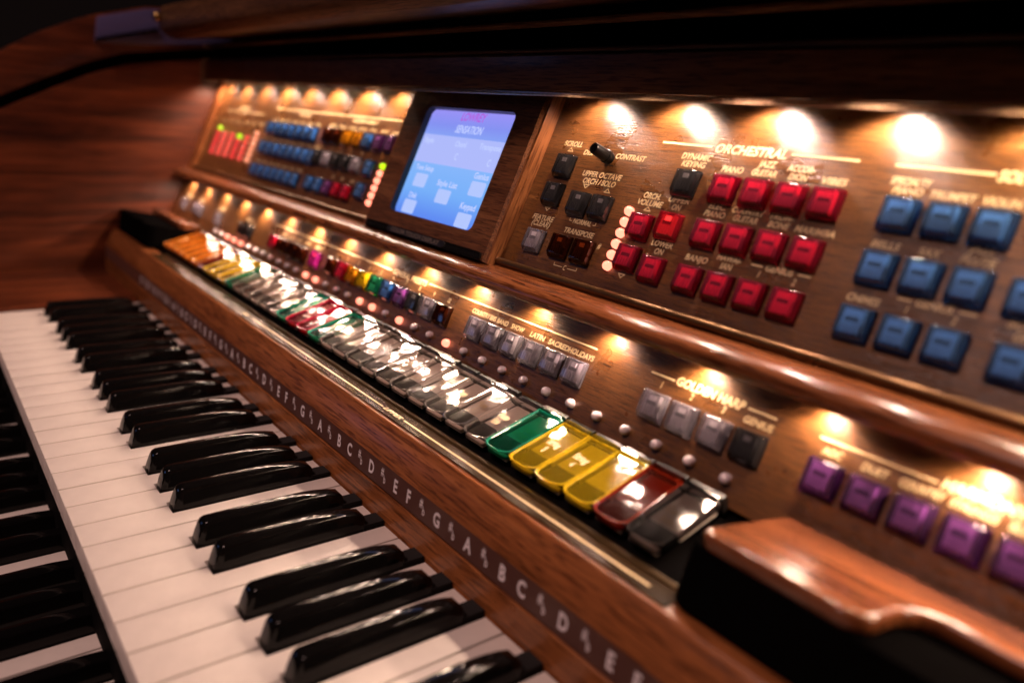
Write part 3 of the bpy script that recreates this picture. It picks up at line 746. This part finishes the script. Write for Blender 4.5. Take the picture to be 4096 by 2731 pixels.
# rolled-up lid: front face, hollow underside
lid = prism('roll_lid', [(0.2050, 0.2852), (0.2040, 0.2870), (0.2030, 0.2960), (0.2040, 0.3050), (0.2100, 0.3120), (0.240, 0.3220), (0.34, 0.3300), (0.34, 0.2840), (0.262, 0.2830), (0.238, 0.2795), (0.222, 0.2772), (0.2125, 0.2790)], -0.615, XR - 0.04, M['header'], organ, bev=0.0008, ang=50,
      label='dark wooden lid rolled up above the panels')
bm = bmesh.new(); bmesh.ops.create_uvsphere(bm, u_segments=16, v_segments=10, radius=0.0052)
put('lid_knob', bm_mesh('lid_knob', bm, M['brass']), lid, (-0.606, 0.2005, 0.2990))
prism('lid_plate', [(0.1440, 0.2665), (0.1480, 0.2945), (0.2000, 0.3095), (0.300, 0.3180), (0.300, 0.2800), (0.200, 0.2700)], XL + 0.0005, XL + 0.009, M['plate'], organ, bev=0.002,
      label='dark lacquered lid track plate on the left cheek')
prism('lid_track', [(0.1440, 0.2670), (0.2110, 0.2870), (0.2110, 0.2900), (0.1440, 0.2712)], XL + 0.0095, XL + 0.014, M['interior'], organ)
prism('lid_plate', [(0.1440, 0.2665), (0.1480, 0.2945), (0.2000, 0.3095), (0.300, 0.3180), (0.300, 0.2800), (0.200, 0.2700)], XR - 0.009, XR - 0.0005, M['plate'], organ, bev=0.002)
box('back_board', XL, XR, 0.345, 0.36, -0.14, 0.28, M['interior'], organ, 0)

# ================================================================== lamps above each panel
def bulb_mesh():
    bm = bmesh.new(); bmesh.ops.create_uvsphere(bm, u_segments=12, v_segments=8, radius=0.0024)
    for f in bm.faces: f.material_index = 0
    add_box(bm, -0.0030, 0.0030, -0.0030, 0.0030, 0.0010, 0.0034, 1)
    return bm_mesh('panel_lamp', bm, [M['bulb'], M['black']], 50)
BULB = bulb_mesh()
def lamp(x, y, z, power, aim, cone, blend, size=0.0032):
    put('panel_lamp', BULB, organ, (x, y, z + 0.0035))
    l = bpy.data.lights.new('panel_lamp_light', 'SPOT'); l.energy = power * random.uniform(0.84, 1.12); l.color = (1.0, random.uniform(0.66, 0.71), random.uniform(0.48, 0.56))
    l.spot_size = R(cone); l.spot_blend = blend; l.shadow_soft_size = size
    o = bpy.data.objects.new('panel_lamp_light', l); C.objects.link(o); o.parent = organ
    o.location = (x, y, z); o.rotation_euler = Vector(aim).to_track_quat('-Z', 'Y').to_euler()
k = -12
while True:
    x = 0.0985 + k * 0.0604; k += 1
    if x < XL + 0.03: continue
    if x > XR - 0.02: break
    if DX0 - 0.004 < x < DX1 + 0.004: continue
    lamp(x, 0.2784, 0.2398, 0.40, (random.uniform(-.06, .06), -0.20 + random.uniform(-.04, .04), -1), 144, 0.55, 0.0045)
k = -12
while True:
    x = -0.002 + k * 0.0611; k += 1
    if x < XL + 0.02: continue
    if x > XR - 0.02: break
    lamp(x, 0.2328, 0.1172, 0.33, (random.uniform(-.05, .05), -0.42, -1), 162, 0.6, 0.0048)

# ================================================================== rocker tabs
TR, TF = Vector((0, 0.2135, 0.0678)), Vector((0, 0.1722, 0.0562))
TM = frame_mat(TF, (1, 0, 0), TR - TF)
TL = (TR - TF).length
bm = bmesh.new(); add_box(bm, -0.530, 0.232, -0.0065, TL + 0.004, -0.016, -0.0085)
tray = put('tab_tray', bm_mesh('tab_tray', bm, M['interior']), organ, label='row of coloured translucent rocker tabs in a black tray')
tray.matrix_local = TM
prism('tray_lip', [(0.1712, 0.036), (0.1712, 0.0465), (0.1722, 0.0470), (0.1730, 0.0465), (0.1730, 0.036)], -0.53, 0.232, M['black'], organ)
def tab_outline(hw, y0, y1, r, n=6):
    o = [(hw, y1), (-hw, y1)]
    o += [(-hw + r - r * math.cos(R(90 * i / n)), y0 + r * 0.75 - r * 0.75 * math.sin(R(90 * i / n))) for i in range(n + 1)]
    o += [(hw - r + r * math.sin(R(90 * i / n)), y0 + r * 0.75 - r * 0.75 * math.cos(R(90 * i / n))) for i in range(n + 1)]
    return o
def tab_mesh(mat, rim):
    bm = bmesh.new(); hw = 0.00995; y1 = TL - 0.0030
    o = tab_outline(hw, 0, y1, 0.0072); i1 = tab_outline(hw - 0.0008, 0.0010, y1 - 0.0008, 0.0066); i2 = tab_outline(hw - 0.0013, 0.0016, y1 - 0.0013, 0.0062)
    def sag(y): return 0.0016 * (2 * y / y1 - 1) ** 2 - 0.0006
    def ring(pts, z): return [bm.verts.new((p[0], p[1], z + sag(p[1]))) for p in pts]
    r0 = ring([(p[0] * .96, p[1] + .0003) for p in o], -0.0036); r1 = ring(o, 0.0006); r2 = ring([(p[0] * .985, p[1] + .0002) for p in o], 0.0012); r3 = ring(i1, 0.0012); r4 = ring(i2, 0.0004)
    n = len(o)
    for A, B in ((r0, r1), (r1, r2), (r2, r3), (r3, r4)):
        for j in range(n): bm.faces.new((A[j], A[(j + 1) % n], B[(j + 1) % n], B[j])).material_index = 0 if A is r0 else 3
    bm.faces.new(r4)
    bmesh.ops.recalc_face_normals(bm, faces=bm.faces)
    # hinge upstand behind the tab
    add_box(bm, -0.0090, 0.0090, y1 + 0.0004, y1 + 0.0022, -0.004, 0.0030, 0)
    add_box(bm, -0.0094, 0.0094, y1 + 0.0024, TL + 0.002, -0.006, 0.0022, 2)
    # reflective base and dark window under the plate
    add_box(bm, -0.0088, 0.0088, 0.0153, y1 - 0.0010, -0.0046, -0.0020, 1)
    add_box(bm, -0.0078, 0.0078, 0.0022, 0.0046, -0.0046, -0.0024, 1)
    add_box(bm, -0.0080, 0.0080, 0.0048, 0.0150, -0.0046, -0.0012, 2)
    return bm_mesh('rocker_tab', bm, [mat, M['tabbase'], M['window'], rim], 32)
TABM = {c: tab_mesh(TAB[c], TABR[c]) for c in TAB}
cols = {}
for k in range(-2, 3): cols[k] = 'orange'
cols.update({3: 'orange', 4: 'brown', 5: 'yellow', 6: 'yellow', 7: 'yellow', 8: 'green', 9: 'clear', 10: 'clear', 11: 'clear', 12: 'clear', 13: 'clear', 14: 'green', 15: 'red', 16: 'red', 17: 'green'})
for k in range(18, 28): cols[k] = 'clear'
cols.update({28: 'green', 29: 'yellow', 30: 'yellow', 31: 'yellow', 32: 'brown', 33: 'smoke'})
tt = {17: ('Reed', '8'), 18: ('Flute', '16'), 19: ('Flute', '16'), 20: ('Flute', '8'), 21: ('Flute', '5\u2153'), 22: ('Flute', '4'), 23: ('Flute', '2\u2154'), 24: ('Flute', '2'), 25: ('Flute', ''), 26: ('Flute', '1'), 27: ('Flute', 'Ens'), 28: ('Vocal', 'Strings'), 29: ('String', '8'), 30: ('String', '4'), 31: ('String', ''), 32: ('Brass', ''), 33: ('Genius', 'Solo')}
tt[21] = ('Flute', '5'); tt[23] = ('Flute', '2 2/3')
for k, c in cols.items():
    o = put('rocker_tab', TABM[c], tray, (TX(k) - 0.004, 0, random.uniform(-0.0003, 0.0003)))
    o.rotation_euler = (random.uniform(-.02, .02), 0, 0)
    o['label'] = {'smoke': 'smoky black', 'clear': 'clear', 'brown': 'red brown'}.get(c, c) + ' translucent rocker tab'
    a, b = tt.get(k, ('Tone', '8'))
    put('lettering', text_mesh(a, 0.0046, None, M['goldprint'], 0.0, 0.012, 0.0001, 0.62), tray, (TX(k) - 0.004, 0.0240, 0.0005))
    if b: put('lettering', text_mesh(b, 0.0044, None, M['goldprint'], 0.0, 0.012, 0.0001, 0.62), tray, (TX(k) - 0.004, 0.0182, 0.0005))

# ================================================================== end blocks with wooden caps
def end_block(x0, x1, s, label, yf=0.1600, step=0.033):
    """s=+1: block to the right of the tabs (its free end is x0)"""
    body = [(x0, 0.222)]
    r = 0.010
    body += [(x0 + s * (r - r * math.cos(R(90 * i / 6))), 0.1565 + r - r * math.sin(R(90 * i / 6))) for i in range(7)]
    body += [(x1, 0.1565), (x1, 0.222)]
    bm = bmesh.new()
    A = [bm.verts.new((p[0], p[1], 0.0526)) for p in body]
    B = [bm.verts.new((p[0] + s * 0.002 * (p[0] != x1), p[1] + 0.004 * (p[1] < 0.2), 0.0772 - (p[1] - 0.157) * 0.19)) for p in body]
    bm.faces.new(A[::-1]); bm.faces.new(B)
    for i in range(len(A)): bm.faces.new((A[i], A[(i + 1) % len(A)], B[(i + 1) % len(A)], B[i]))
    o = put('end_block', bm_mesh('end_block', bm, M['blackrough'], 40), organ, label=label)
    # cap with an S-curved front edge
    a = x0 + s * 0.0075; pts = [(a, 0.2185)]
    rr = 0.007
    pts += [(a + s * (rr - rr * math.cos(R(90 * i / 6))), yf + rr - rr * math.sin(R(90 * i / 6))) for i in range(7)]
    if step > 0.01:                      # convex then concave arc where the cap narrows
        ra, rb = 0.010, 0.0125
        cx, cy = x0 + s * 0.0610, yf + ra
        pts += [(cx + s * ra * math.sin(R(90 * i / 10)), cy - ra * math.cos(R(90 * i / 10))) for i in range(11)]
        cx, cy = x0 + s * (0.0710 + rb), yf + step - rb
        pts += [(cx - s * rb * math.cos(R(90 * i / 10)), cy + rb * math.sin(R(90 * i / 10))) for i in range(11)]
    pts += [(x0 + s * (0.098 + 0.01 * q), yf + step + 0.0016 * math.sin(q * 0.5)) for q in range(6)] + [(x1, yf + step), (x1, 0.2185)]
    bm = bmesh.new()
    f = lambda y, z: z - (y - 0.16) * 0.19
    A = [bm.verts.new((p[0], p[1], f(p[1], 0.0772))) for p in pts]; B = [bm.verts.new((p[0], p[1], f(p[1], 0.0845))) for p in pts]
    bm.faces.new(A[::-1]); bm.faces.new(B)
    for i in range(len(A)): bm.faces.new((A[i], A[(i + 1) % len(A)], B[(i + 1) % len(A)], B[i]))
    bmesh.ops.recalc_face_normals(bm, faces=bm.faces)
    bevel_all(bm, 0.0030, 4, 40)
    put('wood_cap', bm_mesh('wood_cap', bm, M['cap'], 60), o)
    return o
end_block(0.2335, XR - 0.001, 1, 'black end block with glossy wooden cap right of the tabs')
end_block(-0.5225, XL + 0.001, -1, 'black end block with a narrow wooden cap left of the tabs', 0.195, 0.004)
